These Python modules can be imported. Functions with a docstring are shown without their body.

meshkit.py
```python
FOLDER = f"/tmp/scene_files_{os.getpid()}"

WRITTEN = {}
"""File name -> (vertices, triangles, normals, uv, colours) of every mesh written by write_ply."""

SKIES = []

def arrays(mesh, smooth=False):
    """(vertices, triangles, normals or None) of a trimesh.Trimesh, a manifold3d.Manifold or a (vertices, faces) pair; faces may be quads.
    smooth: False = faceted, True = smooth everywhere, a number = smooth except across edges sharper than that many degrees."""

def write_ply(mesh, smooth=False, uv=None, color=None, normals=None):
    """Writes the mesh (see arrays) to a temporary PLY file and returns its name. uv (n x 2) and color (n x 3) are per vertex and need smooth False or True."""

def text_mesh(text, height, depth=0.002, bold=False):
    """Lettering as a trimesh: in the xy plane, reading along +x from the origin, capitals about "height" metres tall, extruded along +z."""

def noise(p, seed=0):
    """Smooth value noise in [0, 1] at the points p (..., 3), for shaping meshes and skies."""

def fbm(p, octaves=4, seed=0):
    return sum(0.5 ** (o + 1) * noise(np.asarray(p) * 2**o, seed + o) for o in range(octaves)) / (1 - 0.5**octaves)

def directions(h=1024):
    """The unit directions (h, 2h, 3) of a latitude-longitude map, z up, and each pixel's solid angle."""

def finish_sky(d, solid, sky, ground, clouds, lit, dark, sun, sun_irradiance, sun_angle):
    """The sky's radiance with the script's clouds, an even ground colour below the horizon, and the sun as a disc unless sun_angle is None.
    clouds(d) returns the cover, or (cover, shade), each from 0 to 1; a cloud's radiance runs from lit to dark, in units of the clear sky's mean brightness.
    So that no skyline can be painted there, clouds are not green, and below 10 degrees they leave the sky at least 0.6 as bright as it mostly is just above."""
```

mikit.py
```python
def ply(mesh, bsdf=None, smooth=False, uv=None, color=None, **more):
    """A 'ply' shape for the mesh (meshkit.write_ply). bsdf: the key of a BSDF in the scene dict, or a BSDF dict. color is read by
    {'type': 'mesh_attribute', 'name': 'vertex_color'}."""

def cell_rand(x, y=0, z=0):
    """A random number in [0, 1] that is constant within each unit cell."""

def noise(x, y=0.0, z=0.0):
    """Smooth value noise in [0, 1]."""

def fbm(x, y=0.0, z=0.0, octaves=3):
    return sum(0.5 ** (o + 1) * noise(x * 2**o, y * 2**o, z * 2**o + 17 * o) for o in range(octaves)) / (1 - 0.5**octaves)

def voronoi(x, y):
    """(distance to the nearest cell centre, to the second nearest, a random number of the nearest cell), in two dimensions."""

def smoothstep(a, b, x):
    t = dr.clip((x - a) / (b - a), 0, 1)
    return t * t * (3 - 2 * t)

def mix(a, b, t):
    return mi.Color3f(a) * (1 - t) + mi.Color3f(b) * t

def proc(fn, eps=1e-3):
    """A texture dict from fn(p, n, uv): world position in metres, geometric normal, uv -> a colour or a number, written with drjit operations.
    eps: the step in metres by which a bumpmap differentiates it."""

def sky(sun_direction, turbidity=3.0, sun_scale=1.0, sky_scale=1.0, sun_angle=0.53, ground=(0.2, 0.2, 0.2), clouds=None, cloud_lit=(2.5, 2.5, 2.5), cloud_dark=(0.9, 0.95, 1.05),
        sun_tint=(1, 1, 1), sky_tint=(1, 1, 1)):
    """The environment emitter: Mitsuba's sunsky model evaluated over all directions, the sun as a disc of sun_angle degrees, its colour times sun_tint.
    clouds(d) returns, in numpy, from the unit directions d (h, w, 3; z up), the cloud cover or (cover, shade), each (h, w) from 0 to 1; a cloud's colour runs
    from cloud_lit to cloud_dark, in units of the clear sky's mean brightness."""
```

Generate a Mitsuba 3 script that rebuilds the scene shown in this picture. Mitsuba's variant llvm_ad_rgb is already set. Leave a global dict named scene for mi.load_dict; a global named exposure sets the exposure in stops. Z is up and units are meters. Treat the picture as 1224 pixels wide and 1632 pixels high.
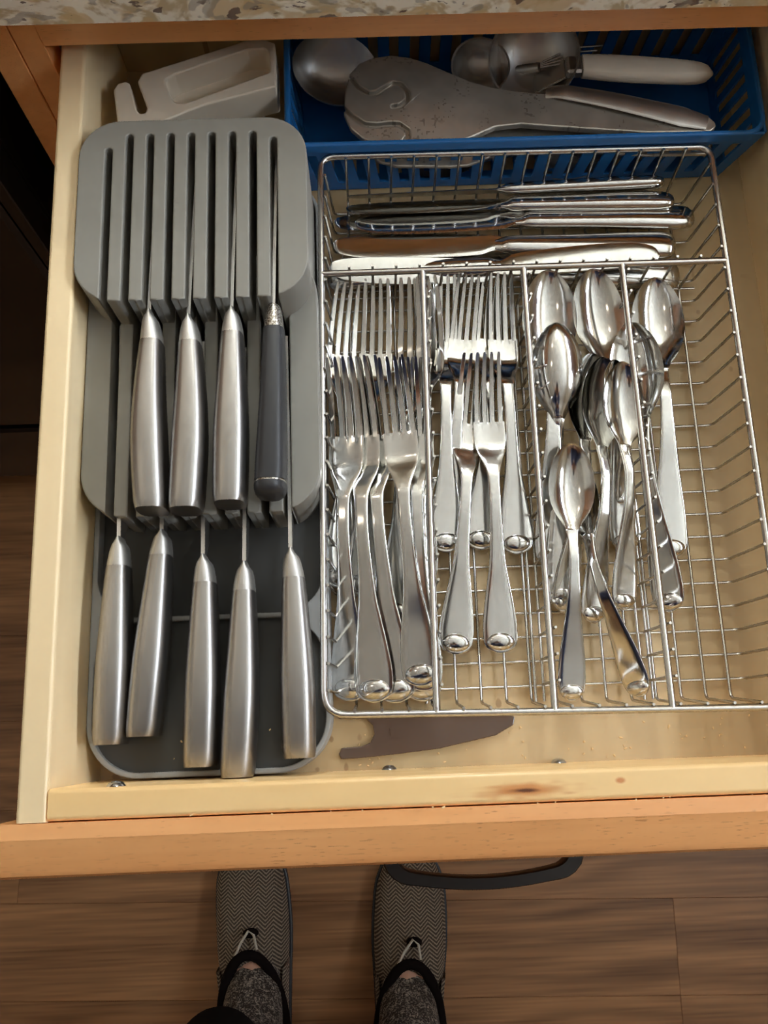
import math, random
import numpy as np
import trimesh, drjit as dr, mitsuba as mi, manifold3d as m3
import shapely.geometry as sg
from shapely import affinity
from shapely.ops import unary_union
import mikit, meshkit
from mikit import proc, noise, fbm, voronoi, cell_rand, smoothstep, mix

# ------------------------------------------------------------------ camera, lights, exposure
Z0 = 0.76                       # height of the drawer bottom above the floor; all positions below are relative to it
T = mi.ScalarTransform4f
scene, labels = {'type': 'scene'}, {}
CAM = np.array([0.0446, -0.0307, 0.5431 + Z0])
RM = np.array([[0.9993, 0.0345, -0.0147], [-0.037, 0.9701, -0.2399], [0.006, 0.2403, 0.9707]])   # columns right, up, back
scene['camera'] = {'type': 'perspective', 'fov': math.degrees(2 * math.atan(612 / 1422.26)), 'fov_axis': 'x', 'near_clip': 0.005, 'far_clip': 50.0,
                   'to_world': T().look_at(origin=CAM.tolist(), target=(CAM - RM[:, 2]).tolist(), up=RM[:, 1].tolist())}
exposure = 0.42

WINDOW_L = (11.0, 12.4, 14.2)      # overcast daylight seen through the high window on the right
GLOBE_L = (40.0, 42.0, 41.5)    # globe lamp hanging over the far side of the room
SPOT_L = (26.0, 22.5, 17.5)     # small warm ceiling spots
ROOM = dict(x0=-1.9, x1=1.40, y0=-2.6, y1=3.6, h=2.46)


def lin(r, g, b):
    c = np.array([r, g, b]) / 255.0
    return [float(x) for x in np.where(c < 0.04045, c / 12.92, ((c + 0.055) / 1.055) ** 2.4)]


# ------------------------------------------------------------------ mesh helpers
def newkey(base):
    if base not in USED:
        USED[base] = 0
        return base
    USED[base] += 1
    return f"{base}_{USED[base]:03d}"


USED = {}


def TM(v, f):
    f = np.asarray(f, int)
    if f.shape[1] == 4:
        f = np.vstack([f[:, [0, 1, 2]], f[:, [0, 2, 3]]])
    return trimesh.Trimesh(np.asarray(v, float), f, process=False)


def cross2(a, b):
    return a[:, 0] * b[:, 1] - a[:, 1] * b[:, 0]


def cat(ms):
    return trimesh.util.concatenate(ms)


def add(key, mesh, mat, smooth=False, **more):
    """One entry of the scene under a key that is free (the last piece of the name is numbered if taken)."""
    key = newkey(key)
    if hasattr(mesh, 'to_mesh'):
        q = mesh.to_mesh()
        mesh = TM(q.vert_properties[:, :3], q.tri_verts)
    mesh = mesh.copy()
    mesh.apply_translation([0, 0, Z0])
    scene[key] = mikit.ply(mesh, mat, smooth=smooth, **more)
    return key


def tag(key, label, category=None, group=None, kind=None):
    d = {}
    if label: d['label'] = label
    if category: d['category'] = category
    if group: d['group'] = group
    if kind: d['kind'] = kind
    labels[key] = d
    return key


def struct(key, mesh, mat, smooth=False, **more):
    k = add(key, mesh, mat, smooth, **more)
    labels[k] = {'kind': 'structure'}
    return k


def loft(loops, cap=True, closed=False):
    loops = np.asarray(loops, float)
    n, m, _ = loops.shape
    v = loops.reshape(-1, 3)
    i, j = np.meshgrid(np.arange(n if closed else n - 1), np.arange(m), indexing='ij')
    a, b = i * m + j, i * m + (j + 1) % m
    c, d = ((i + 1) % n) * m + (j + 1) % m, ((i + 1) % n) * m + j
    f = [np.stack([a, b, c, d], -1).reshape(-1, 4)]
    tri = [f[0][:, [0, 1, 2]], f[0][:, [0, 2, 3]]]
    if cap and not closed:
        k = len(v)
        v = np.vstack([v, loops[0].mean(0), loops[-1].mean(0)])
        j = np.arange(m)
        tri.append(np.stack([(j + 1) % m, j, j * 0 + k], 1))
        tri.append(np.stack([(n - 1) * m + j, (n - 1) * m + (j + 1) % m, j * 0 + k + 1], 1))
    me = TM(v, np.vstack(tri))
    if me.volume < 0:
        me.invert()
    return me


def tube(path, r, sides=8, closed=False):
    p = np.asarray(path, float)
    n = len(p)
    t = np.roll(p, -1, 0) - np.roll(p, 1, 0) if closed else np.gradient(p, axis=0)
    t /= np.linalg.norm(t, axis=1, keepdims=True) + 1e-12
    a = np.cross(t[0], [0, 0, 1.0] if abs(t[0][2]) < 0.9 else [1.0, 0, 0])
    fr = []
    for k in range(n):
        a = a - t[k] * (a @ t[k])
        a /= np.linalg.norm(a)
        fr.append(a.copy())
    fr = np.array(fr)
    b = np.cross(t, fr)
    ang = np.arange(sides) * 2 * np.pi / sides
    rr = np.broadcast_to(r, (n,))[:, None, None]
    return loft(p[:, None] + rr * (np.cos(ang)[None, :, None] * fr[:, None] + np.sin(ang)[None, :, None] * b[:, None]), closed=closed)


def fillet(points, rad, steps=5):
    """Polyline with its inner corners rounded."""
    p = [np.asarray(q, float) for q in points]
    out = [p[0]]
    for a, b, c in zip(p, p[1:], p[2:]):
        u, w = a - b, c - b
        lu, lw = np.linalg.norm(u), np.linalg.norm(w)
        r = min(rad, lu * .45, lw * .45)
        s, e = b + u / lu * r, b + w / lw * r
        for k in range(steps + 1):
            q = k / steps
            out.append((1 - q) ** 2 * s + 2 * q * (1 - q) * b + q * q * e)
    out.append(p[-1])
    return np.array(out)


def rbox(x0, x1, y0, y1, z0, z1, b=0.001):
    """Box with chamfered edges."""
    h = m3.Manifold.batch_hull([m3.Manifold.cube((x1 - x0 - 2 * (i != 0) * b, y1 - y0 - 2 * (i != 1) * b, z1 - z0 - 2 * (i != 2) * b)).translate((x0 + (i != 0) * b, y0 + (i != 1) * b, z0 + (i != 2) * b)) for i in range(3)])
    q = h.to_mesh()
    return TM(q.vert_properties[:, :3], q.tri_verts)


def bevel_extrude(poly, z0, z1, b=0.001, steps=3, bottom=True):
    """Prism over a polygon (with holes) whose upper edges are rounded by b."""
    poly = sg.polygon.orient(poly)
    parts, tops = [], []
    for ring in [poly.exterior, *poly.interiors]:
        p = np.array(ring.coords)[:-1]
        keep = np.linalg.norm(p - np.roll(p, 1, 0), axis=1) > 1e-7
        p = p[keep]
        e = np.roll(p, -1, 0) - p
        e /= np.linalg.norm(e, axis=1, keepdims=True)
        nrm = np.stack([-e[:, 1], e[:, 0]], 1)          # inward for ccw outer, outward of the hole for cw holes
        nv = nrm + np.roll(nrm, 1, 0)
        nv /= np.maximum(np.linalg.norm(nv, axis=1, keepdims=True), 1e-9)
        cosh = np.clip((nv * nrm).sum(1, keepdims=True), .5, 1)
        nv = nv / cosh
        rows = [np.c_[p, np.full(len(p), z0)]]
        for k in range(steps + 1):
            q = k / steps * np.pi / 2
            rows.append(np.c_[p + nv * b * (1 - np.cos(q)), np.full(len(p), z1 - b + b * np.sin(q))])
        rows = np.array(rows)
        n, m = rows.shape[:2]
        i, j = np.meshgrid(np.arange(n - 1), np.arange(m), indexing='ij')
        f = np.stack([i * m + j, i * m + (j + 1) % m, (i + 1) * m + (j + 1) % m, (i + 1) * m + j], -1).reshape(-1, 4)
        parts.append(TM(rows.reshape(-1, 3), f))
        tops.append(rows[-1][:, :2])
    top = sg.Polygon(tops[0], tops[1:])
    v, f = trimesh.creation.triangulate_polygon(top, engine='earcut')
    f = np.asarray(f)
    a = cross2(v[f[:, 1]] - v[f[:, 0]], v[f[:, 2]] - v[f[:, 0]])
    f[a < 0] = f[a < 0][:, ::-1]
    parts.append(TM(np.c_[v, np.full(len(v), z1)], f))
    if bottom:
        v, f = trimesh.creation.triangulate_polygon(poly, engine='earcut')
        f = np.asarray(f)
        a = cross2(v[f[:, 1]] - v[f[:, 0]], v[f[:, 2]] - v[f[:, 0]])
        f[a > 0] = f[a > 0][:, ::-1]
        parts.append(TM(np.c_[v, np.full(len(v), z0)], f))
    return cat(parts)


def rrect(x0, x1, y0, y1, r, res=10):
    return sg.box(x0 + r, y0 + r, x1 - r, y1 - r).buffer(r, quad_segs=res)


def interp(x, xs, ys):
    """Smooth (monotone cubic) interpolation through a table."""
    from scipy.interpolate import PchipInterpolator
    return PchipInterpolator(xs, ys, extrapolate=True)(np.clip(x, xs[0], xs[-1]))


def plate(S, W, Z, SAG, TH, L, K=13, edge=0.0, epow=6, scal=None):
    """Thin shaped strip. S: distance from the tip (n,), W: half width, Z: height of the middle, SAG: how much the rim stands above the middle,
    TH: thickness; lies along +y from the handle end at y = 0 to the tip at y = L. scal(u): per-column offset of S that fades over the first rows."""
    u = np.sin(np.linspace(-1, 1, K) * np.pi / 2)
    loops = []
    n = len(S)
    for i in range(n):
        s = np.full(K, S[i])
        if scal is not None:
            s = s + scal(u) * max(0.0, 1 - i / 5)
        z = Z[i] + SAG[i] * u ** 2 - edge * np.abs(u) ** epow
        top = np.stack([u * W[i], L - s, z], 1)
        bot = np.stack([u * W[i], L - s, z - TH[i] * (1 - .55 * np.abs(u) ** 3)], 1)[::-1]
        loops.append(np.vstack([top, bot]))
    return loft(loops)


def superloop(cx, cy, cz, a, b, n=2.4, m=20):
    """Loop in the xz plane at y = cy."""
    t = np.arange(m) / m * 2 * np.pi
    c, s = np.cos(t), np.sin(t)
    return np.stack([cx + a * np.sign(c) * np.abs(c) ** (2 / n), np.full(m, cy), cz + b * np.sign(s) * np.abs(s) ** (2 / n)], 1)


def ellipsoid(c, r, sub=2):
    m = trimesh.creation.icosphere(subdivisions=sub)
    m.apply_scale(r)
    m.apply_translation(c)
    return m


def frame(tip, end, roll):
    """(4 x 4 matrix, length): local +y runs from END to TIP, local +z is up, turned by roll degrees about y."""
    tip, end = np.array(tip, float), np.array(end, float)
    y = tip - end
    ln = np.linalg.norm(y)
    y /= ln
    x = np.cross(y, [0, 0, 1.0])
    x /= np.linalg.norm(x)
    z = np.cross(x, y)
    a = math.radians(roll)
    x2, z2 = x * math.cos(a) - z * math.sin(a), z * math.cos(a) + x * math.sin(a)
    m = np.eye(4)
    m[:3, 0], m[:3, 1], m[:3, 2], m[:3, 3] = x2, y, z2, end
    return m, ln


# ------------------------------------------------------------------ materials
def mat(key, d):
    scene[key] = d
    return key


def plain(key, rgb, rough=0.5, spec=0.5, **kw):
    return mat(key, {'type': 'twosided', 'bsdf': {'type': 'principled', 'base_color': {'type': 'rgb', 'value': rgb}, 'roughness': rough, 'specular': spec, **kw}})


def tex(key, fn, rough=0.5, spec=0.5, bump=None, bscale=1.0, eps=5e-4, **kw):
    d = {'type': 'principled', 'base_color': proc(fn), 'roughness': rough, 'specular': spec, **kw}
    if bump is not None:
        d = {'type': 'bumpmap', 'scale': bscale, 'tex': proc(bump, eps), 'bsdf': d}
    return mat(key, {'type': 'twosided', 'bsdf': d})


def steel(key, rgb, alpha):
    return mat(key, {'type': 'twosided', 'bsdf': {'type': 'roughconductor', 'distribution': 'ggx', 'alpha': alpha, 'material': 'none', 'specular_reflectance': {'type': 'rgb', 'value': rgb}}})


def wood(axis, light, dark, stretch=14.0, fine=420.0, fleck=0.0, fleckcol=(0.1, 0.05, 0.02), knot=None):
    """Straight-grained timber running along the axis (0 = x, 1 = y)."""
    def fn(p, n, uv):
        al = p.x if axis == 0 else p.y
        ac = p.y if axis == 0 else p.x
        w = al * 6.0 + 0.0
        band = fbm(ac * 55 + fbm(w, p.z * 8, 3.0) * 1.6, al * 2.2, p.z * 55, 3)
        grain = noise(ac * fine, al * stretch, p.z * fine)
        c = mix(dark, light, dr.clip(0.15 + 0.75 * band + 0.28 * (grain - 0.5) + 0.1, 0, 1))
        if fleck > 0:
            f = smoothstep(0.70, 0.92, noise(ac * 1500, al * 260, p.z * 1500 + 5.0)) * (.35 + .65 * smoothstep(.4, .7, noise(ac * 60, al * 30, 4.0)))
            c = mix(c, fleckcol, fleck * f)
        if knot is not None:
            kx, ky, sx, sy = knot
            wob = .7 + .6 * noise(p.x * 160, p.y * 700, 1.0)
            d = dr.sqrt(dr.square((p.x - kx) / sx) + dr.square((p.y - ky) / sy)) * wob
            c = mix(lin(196, 128, 70), c, smoothstep(0.5, 3.2, d))
            c = mix(lin(96, 52, 30), c, smoothstep(0.25, 1.0, d))
            d = dr.sqrt(dr.square((p.x - kx - .047) / .0028) + dr.square((p.y - ky - .003) / .0017))
            c = mix(lin(206, 140, 84), c, smoothstep(.4, 1.2, d))
        return c
    return fn


steel('polished_steel', [.67, .665, .645], 0.012)
steel('worn_steel', [.60, .58, .55], 0.16)
steel('chrome_wire', [.62, .60, .57], 0.05)
steel('blade_steel', [.62, .60, .57], 0.12)


def brushed(key, rgb, au, av):
    return mat(key, {'type': 'twosided', 'bsdf': {'type': 'roughconductor', 'distribution': 'ggx', 'alpha': au, 'material': 'none', 'specular_reflectance': {'type': 'rgb', 'value': rgb}}})


brushed('satin_steel', [.40, .38, .36], 0.13, 0.13)
brushed('satin_bolster', [.68, .65, .60], 0.26, 0.26)

BEECH_L, BEECH_D = lin(236, 174, 114), lin(216, 144, 84)
tex('beech_x', wood(0, BEECH_L, BEECH_D, 26, 500, 0.5, lin(158, 96, 52)), 0.32, 0.5, clearcoat=.6, clearcoat_gloss=.93)
tex('beech_z', wood(1, BEECH_L, BEECH_D, 16, 300, 0.2, lin(150, 92, 58)), 0.35, 0.5)
PINE_L, PINE_D = lin(242, 210, 156), lin(228, 184, 118)
tex('pine_x', wood(0, PINE_L, PINE_D, 9, 150, 0, knot=(0.116, -0.0608, 0.010, 0.0016)), 0.26, 0.5)
tex('pine_y', wood(1, lin(238, 216, 174), lin(224, 194, 146), 9, 150), 0.3, 0.5)


def ply_fn(p, n, uv):
    a = fbm(p.x * 18 + 0.6 * noise(p.y * 9, p.x * 12), p.y * 1.6, 2.0, 4)
    b = noise(p.x * 60, p.y * 6, 7.0)
    c = mix(lin(172, 145, 105), lin(202, 178, 138), dr.clip(a * 1.3 - .15, 0, 1))
    c = mix(c, lin(186, 169, 133), 0.5 * smoothstep(.5, .75, noise(p.x * 14, p.y * 5, 3.0)))
    c = c * (0.94 + 0.12 * b)
    spot = smoothstep(.86, .93, noise(p.x * 120, p.y * 120, 9.0)) * smoothstep(.5, .7, noise(p.x * 15, p.y * 15, 1.0))
    c = mix(c, lin(120, 80, 42), .55 * spot)
    return c


tex('plywood', ply_fn, 0.42, 0.45)


def floor_wood(seed):
    def fn(p, n, uv):
        x, y = p.x + seed * 3.7, p.y + seed * 1.3
        w = fbm(x * 1.6, y * 8, 1.0 + seed, 3)
        ring = dr.sin((y * 62 + w * 16 + x * 0.8) * 2.2)
        g = noise(x * 16, y * 420, 3.0)
        t = dr.clip(.5 + .17 * ring * smoothstep(.4, .8, noise(x * 1.7, y * 7, 5.0)) + .95 * (fbm(x * 2.2, y * 42, 2.0, 4) - .5) + .3 * (g - .5), 0, 1)
        return mix(lin(94 + seed * 3, 60 + seed * 2, 34 + seed * 2), lin(180 + seed * 3, 132 + seed * 3, 88 + seed * 3), t)
    return fn


for k in range(3):
    tex(f'plank_{k}', floor_wood(k), 0.42, 0.4)


def granite_fn(p, n, uv):
    wx = 0.012 * (noise(p.x * 60, p.y * 60, p.z * 60) - .5)
    q = [p.x + wx, p.y - wx, p.z + wx]
    a = fbm(q[0] * 110, q[1] * 110, q[2] * 110 + 2, 4)
    d = noise(q[0] * 380, q[1] * 380, q[2] * 380)
    c = mix(lin(196, 176, 140), lin(246, 238, 220), smoothstep(.36, .58, a + .16 * (d - .5)))
    c = mix(c, lin(206, 176, 128), .75 * smoothstep(.54, .64, fbm(q[0] * 75 + 9, q[1] * 75, q[2] * 75, 3)))
    v = fbm(q[0] * 120 + 11, q[1] * 120, q[2] * 150 + 5, 4)
    c = mix(c, lin(98, 74, 66), .9 * smoothstep(.66, .71, v + .1 * (d - .5)))
    return mix(c, lin(150, 140, 128), .6 * smoothstep(.6, .66, fbm(q[0] * 100 + 31, q[1] * 100, q[2] * 120 + 15, 3)))


plain('walnut', lin(112, 74, 46), 0.4, 0.4)
tex('granite', granite_fn, 0.16, 0.5)

plain('organizer_grey', lin(128, 125, 117), 0.42, 0.4)
plain('organizer_lip', lin(140, 140, 138), 0.45, 0.4)
plain('organizer_pad', lin(62, 62, 60), 0.6, 0.3)
plain('black_rubber', lin(48, 48, 50), 0.42, 0.4)
plain('basket_blue', lin(28, 92, 150), 0.4, 0.45)
plain('bone_plastic', lin(216, 204, 184), 0.4, 0.45)
plain('white_plastic', lin(220, 216, 206), 0.35, 0.5)
plain('cream_paint', lin(236, 230, 214), 0.8, 0.2)
plain('white_paint', lin(236, 234, 222), 0.8, 0.2)
plain('black_gloss', lin(20, 20, 22), 0.12, 0.5)
plain('black_matte', lin(14, 14, 15), 0.5, 0.3)
plain('handle_metal', lin(44, 40, 38), 0.3, 0.5, metallic=0.5)
plain('dark_hole', lin(24, 18, 14), 0.8, 0.1)
plain('copper', lin(176, 110, 76), 0.25, 0.5, metallic=0.9)
plain('crumb', lin(226, 196, 146), 0.8, 0.2)
plain('skin', lin(206, 160, 136), 0.5, 0.4)
plain('eye_white', lin(232, 228, 222), 0.2, 0.5)
plain('lip_red', lin(176, 104, 96), 0.45, 0.4)
plain('navy_cloth', lin(52, 56, 78), 0.9, 0.1)
plain('black_cloth', lin(22, 20, 20), 0.9, 0.1)
plain('hair', lin(60, 42, 30), 0.6, 0.3)
plain('collar_felt', lin(22, 17, 16), 0.95, 0.05)
plain('cord_grey', lin(196, 190, 176), 0.7, 0.2)
plain('screw_zinc', lin(190, 190, 190), 0.2, 0.5, metallic=1.0)
plain('guard_plastic', lin(88, 70, 60), 0.16, 0.5)


def pitted_fn(p, n, uv):
    v = voronoi(p.x * 900, p.y * 900)
    return mix(lin(120, 112, 100), lin(200, 196, 188), smoothstep(.2, .6, v[0]))


mat('hammered_steel', {'type': 'twosided', 'bsdf': {'type': 'principled', 'base_color': proc(pitted_fn), 'roughness': .34, 'metallic': .9}})


def tarnish_fn(p, n, uv):
    a = fbm(p.x * 60, p.y * 60, 1.0, 4)
    d = smoothstep(.74, .84, noise(p.x * 700, p.y * 700, 2.0)) * smoothstep(.5, .7, noise(p.x * 70, p.y * 70, 6.0))
    c = mix(lin(148, 142, 132), lin(190, 183, 172), a)
    return mix(c, lin(96, 88, 80), .55 * d)


mat('tarnished_metal', {'type': 'twosided', 'bsdf': {'type': 'principled', 'base_color': proc(tarnish_fn), 'roughness': .27, 'metallic': .6}})


def herring_fn(p, n, uv):
    col = dr.floor(p.x / 0.010)
    fx = p.x / 0.010 - col
    sgn = 1 - 2 * (col - 2 * dr.floor(col / 2))
    s = dr.sin((p.y / 0.0046 + sgn * fx * 2.0) * 6.2832)
    t = smoothstep(-.2, .6, s + .5 * (noise(p.x * 900, p.y * 900) - .5))
    return mix(lin(78, 67, 58), lin(144, 131, 115), t)


tex('herringbone_wool', herring_fn, 0.95, 0.1)


def sock_fn(p, n, uv):
    a = noise(p.x * 700, p.y * 700, p.z * 700)
    b = noise(p.x * 160, p.y * 160, p.z * 160)
    return mix(lin(58, 51, 47), lin(176, 164, 150), smoothstep(.35, 1.0, .7 * a + .3 * b))


tex('marl_wool', sock_fn, 0.95, 0.1)

# ------------------------------------------------------------------ the room (large structure)
X0, X1, Y0, Y1, H = ROOM['x0'], ROOM['x1'], ROOM['y0'], ROOM['y1'], ROOM['h'] - Z0
FZ = -Z0


def slab(x0, x1, y0, y1, z0, z1):
    return TM(trimesh.creation.box(extents=(x1 - x0, y1 - y0, z1 - z0)).vertices + np.array([(x0 + x1) / 2, (y0 + y1) / 2, (z0 + z1) / 2]), trimesh.creation.box().faces)


struct('floor', slab(X0, X1, Y0, Y1, FZ - .10, FZ - .0035), 'plank_0')
struct('ceiling', slab(X0, X1, Y0, Y1, H, H + .1), 'white_paint')
struct('wall_left', slab(X0 - .1, X0, Y0, Y1, FZ, H), 'cream_paint')
struct('wall_front', slab(X0, X1, Y0 - .1, Y0, FZ, H), 'cream_paint')
struct('wall_back', slab(X0, X1, Y1, Y1 + .1, FZ, H), 'cream_paint')
# right wall with a window opening
WY0, WY1, WZ0, WZ1 = -.45, 1.5, .82, 1.36
struct('wall_right', cat([slab(X1, X1 + .1, Y0, WY0, FZ, H), slab(X1, X1 + .1, WY1, Y1, FZ, H), slab(X1, X1 + .1, WY0, WY1, FZ, WZ0), slab(X1, X1 + .1, WY0, WY1, WZ1, H)]), 'cream_paint')
scene['window_1'] = mikit.ply(TM(np.array([[X1 + .06, WY0, WZ0 + Z0], [X1 + .06, WY1, WZ0 + Z0], [X1 + .06, WY1, WZ1 + Z0], [X1 + .06, WY0, WZ1 + Z0]]), [[0, 3, 2], [0, 2, 1]]), 'black_matte',
                              emitter={'type': 'area', 'radiance': {'type': 'rgb', 'value': list(WINDOW_L)}})
labels['window_1'] = {'kind': 'structure'}
wf = []
for y in (WY0 + .03, (2 * WY0 + WY1) / 3, (WY0 + 2 * WY1) / 3, WY1 - .03):
    wf.append(slab(X1 + .02, X1 + .058, y - .03, y + .03, WZ0, WZ1))
for z in (WZ0 + .03, WZ1 - .03):
    wf.append(slab(X1 + .02, X1 + .058, WY0, WY1, z - .03, z + .03))
add('window_1__frame', cat(wf), 'white_paint')

# floor planks, turned a little against the cabinet
PW, PL = 0.1205, 1.22
rot = trimesh.transformations.rotation_matrix(math.radians(-1.7), [0, 0, 1])
rng = random.Random(5)
row0 = -0.2505
shared = {}
for r in range(-19, 28):
    y = row0 + r * PW
    off = {-2: 0.445 - PL, -1: 0.445, 0: -0.445, 1: -0.95}.get(r, rng.uniform(0, PL))
    k = math.floor((X0 - off) / PL)
    while off + k * PL < X1:
        xa, xb = max(X0, off + k * PL), min(X1, off + (k + 1) * PL)
        if xb - xa > .02 and Y0 < y and y + PW < Y1:
            m = rbox(xa + .0001, xb - .0001, y + .0001, y + PW - .0001, FZ - .004, FZ, .0003)
            m.apply_transform(rot)
            add('floor__plank', m, f'plank_{rng.randrange(3)}')
        k += 1

# ------------------------------------------------------------------ cabinet, counter, oven
IX0, IX1, IY0, IY1, RIM = -0.1183, 0.3090, -0.0515, 0.4330, 0.085
CY = 0.370                    # front plane of the cabinet's face frame
t = tag('base_cabinet', 'beech base cabinet with face frame that the cutlery drawer slides out of', 'cabinet')
add('base_cabinet__stile', rbox(-.1545, -.1385, CY, CY + .02, FZ + .1, .1322, .0006), 'beech_z')
add('base_cabinet__stile', rbox(-.1725, -.1550, CY - .0005, CY + .02, FZ + .1, .1322, .0006), 'beech_z')
add('base_cabinet__stile', rbox(.318, .36, CY, CY + .02, FZ + .1, .1322, .0006), 'beech_z')
add('base_cabinet__rail', rbox(-.1385, .318, CY - .001, CY + .02, .0970, .1322, .0008), 'beech_x')
add('base_cabinet__rail', rbox(-.1385, .318, CY, CY + .02, -.10, -.06, .001), 'beech_x')
add('base_cabinet__door', rbox(-.136, .316, CY - .001, CY + .018, FZ + .11, -.101, .002), 'beech_z')
add('base_cabinet__carcass', cat([slab(-.1725, -.1560, CY + .02, .95, FZ + .1, .1322), slab(.345, .36, CY + .02, .95, FZ + .1, .1322), slab(-.156, .345, .935, .95, FZ + .1, .1322), slab(-.156, .345, CY + .02, .935, FZ + .1, FZ + .115)]), 'white_plastic')
add('base_cabinet__plinth', slab(-.1725, .36, CY + .06, .94, FZ, FZ + .1), 'black_matte')
t2 = tag('cabinet_run', 'beech cabinets to the right of the open drawer under the counter', 'cabinet')
add('cabinet_run__body', slab(.361, 1.05, CY + .0, .95, FZ + .1, .1322), 'beech_z')
add('cabinet_run__door', rbox(.37, .80, CY - .02, CY - .0005, FZ + .11, .11, .003), 'beech_z')
add('cabinet_run__door', rbox(.81, 1.04, CY - .02, CY - .0005, FZ + .11, .11, .003), 'beech_z')
add('cabinet_run__plinth', slab(.361, 1.05, CY + .06, .94, FZ, FZ + .1), 'black_matte')

# granite worktop with a rounded front edge
ct, cb, cf = .166, .1325, .346
prof = [(cf + .006, cb), (cf, cb + .006)] + [(cf + .010 - .010 * math.cos(a), ct - .010 + .010 * math.sin(a)) for a in np.linspace(0, np.pi / 2, 7)] + [(.98, ct), (.98, cb)]
loops = [[(x, y, z) for y, z in prof] for x in np.linspace(-.196, 1.055, 2)]
k = add('worktop', loft(loops), 'granite', 35)
tag(k, 'speckled cream and brown granite worktop above the drawer', 'worktop')

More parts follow.
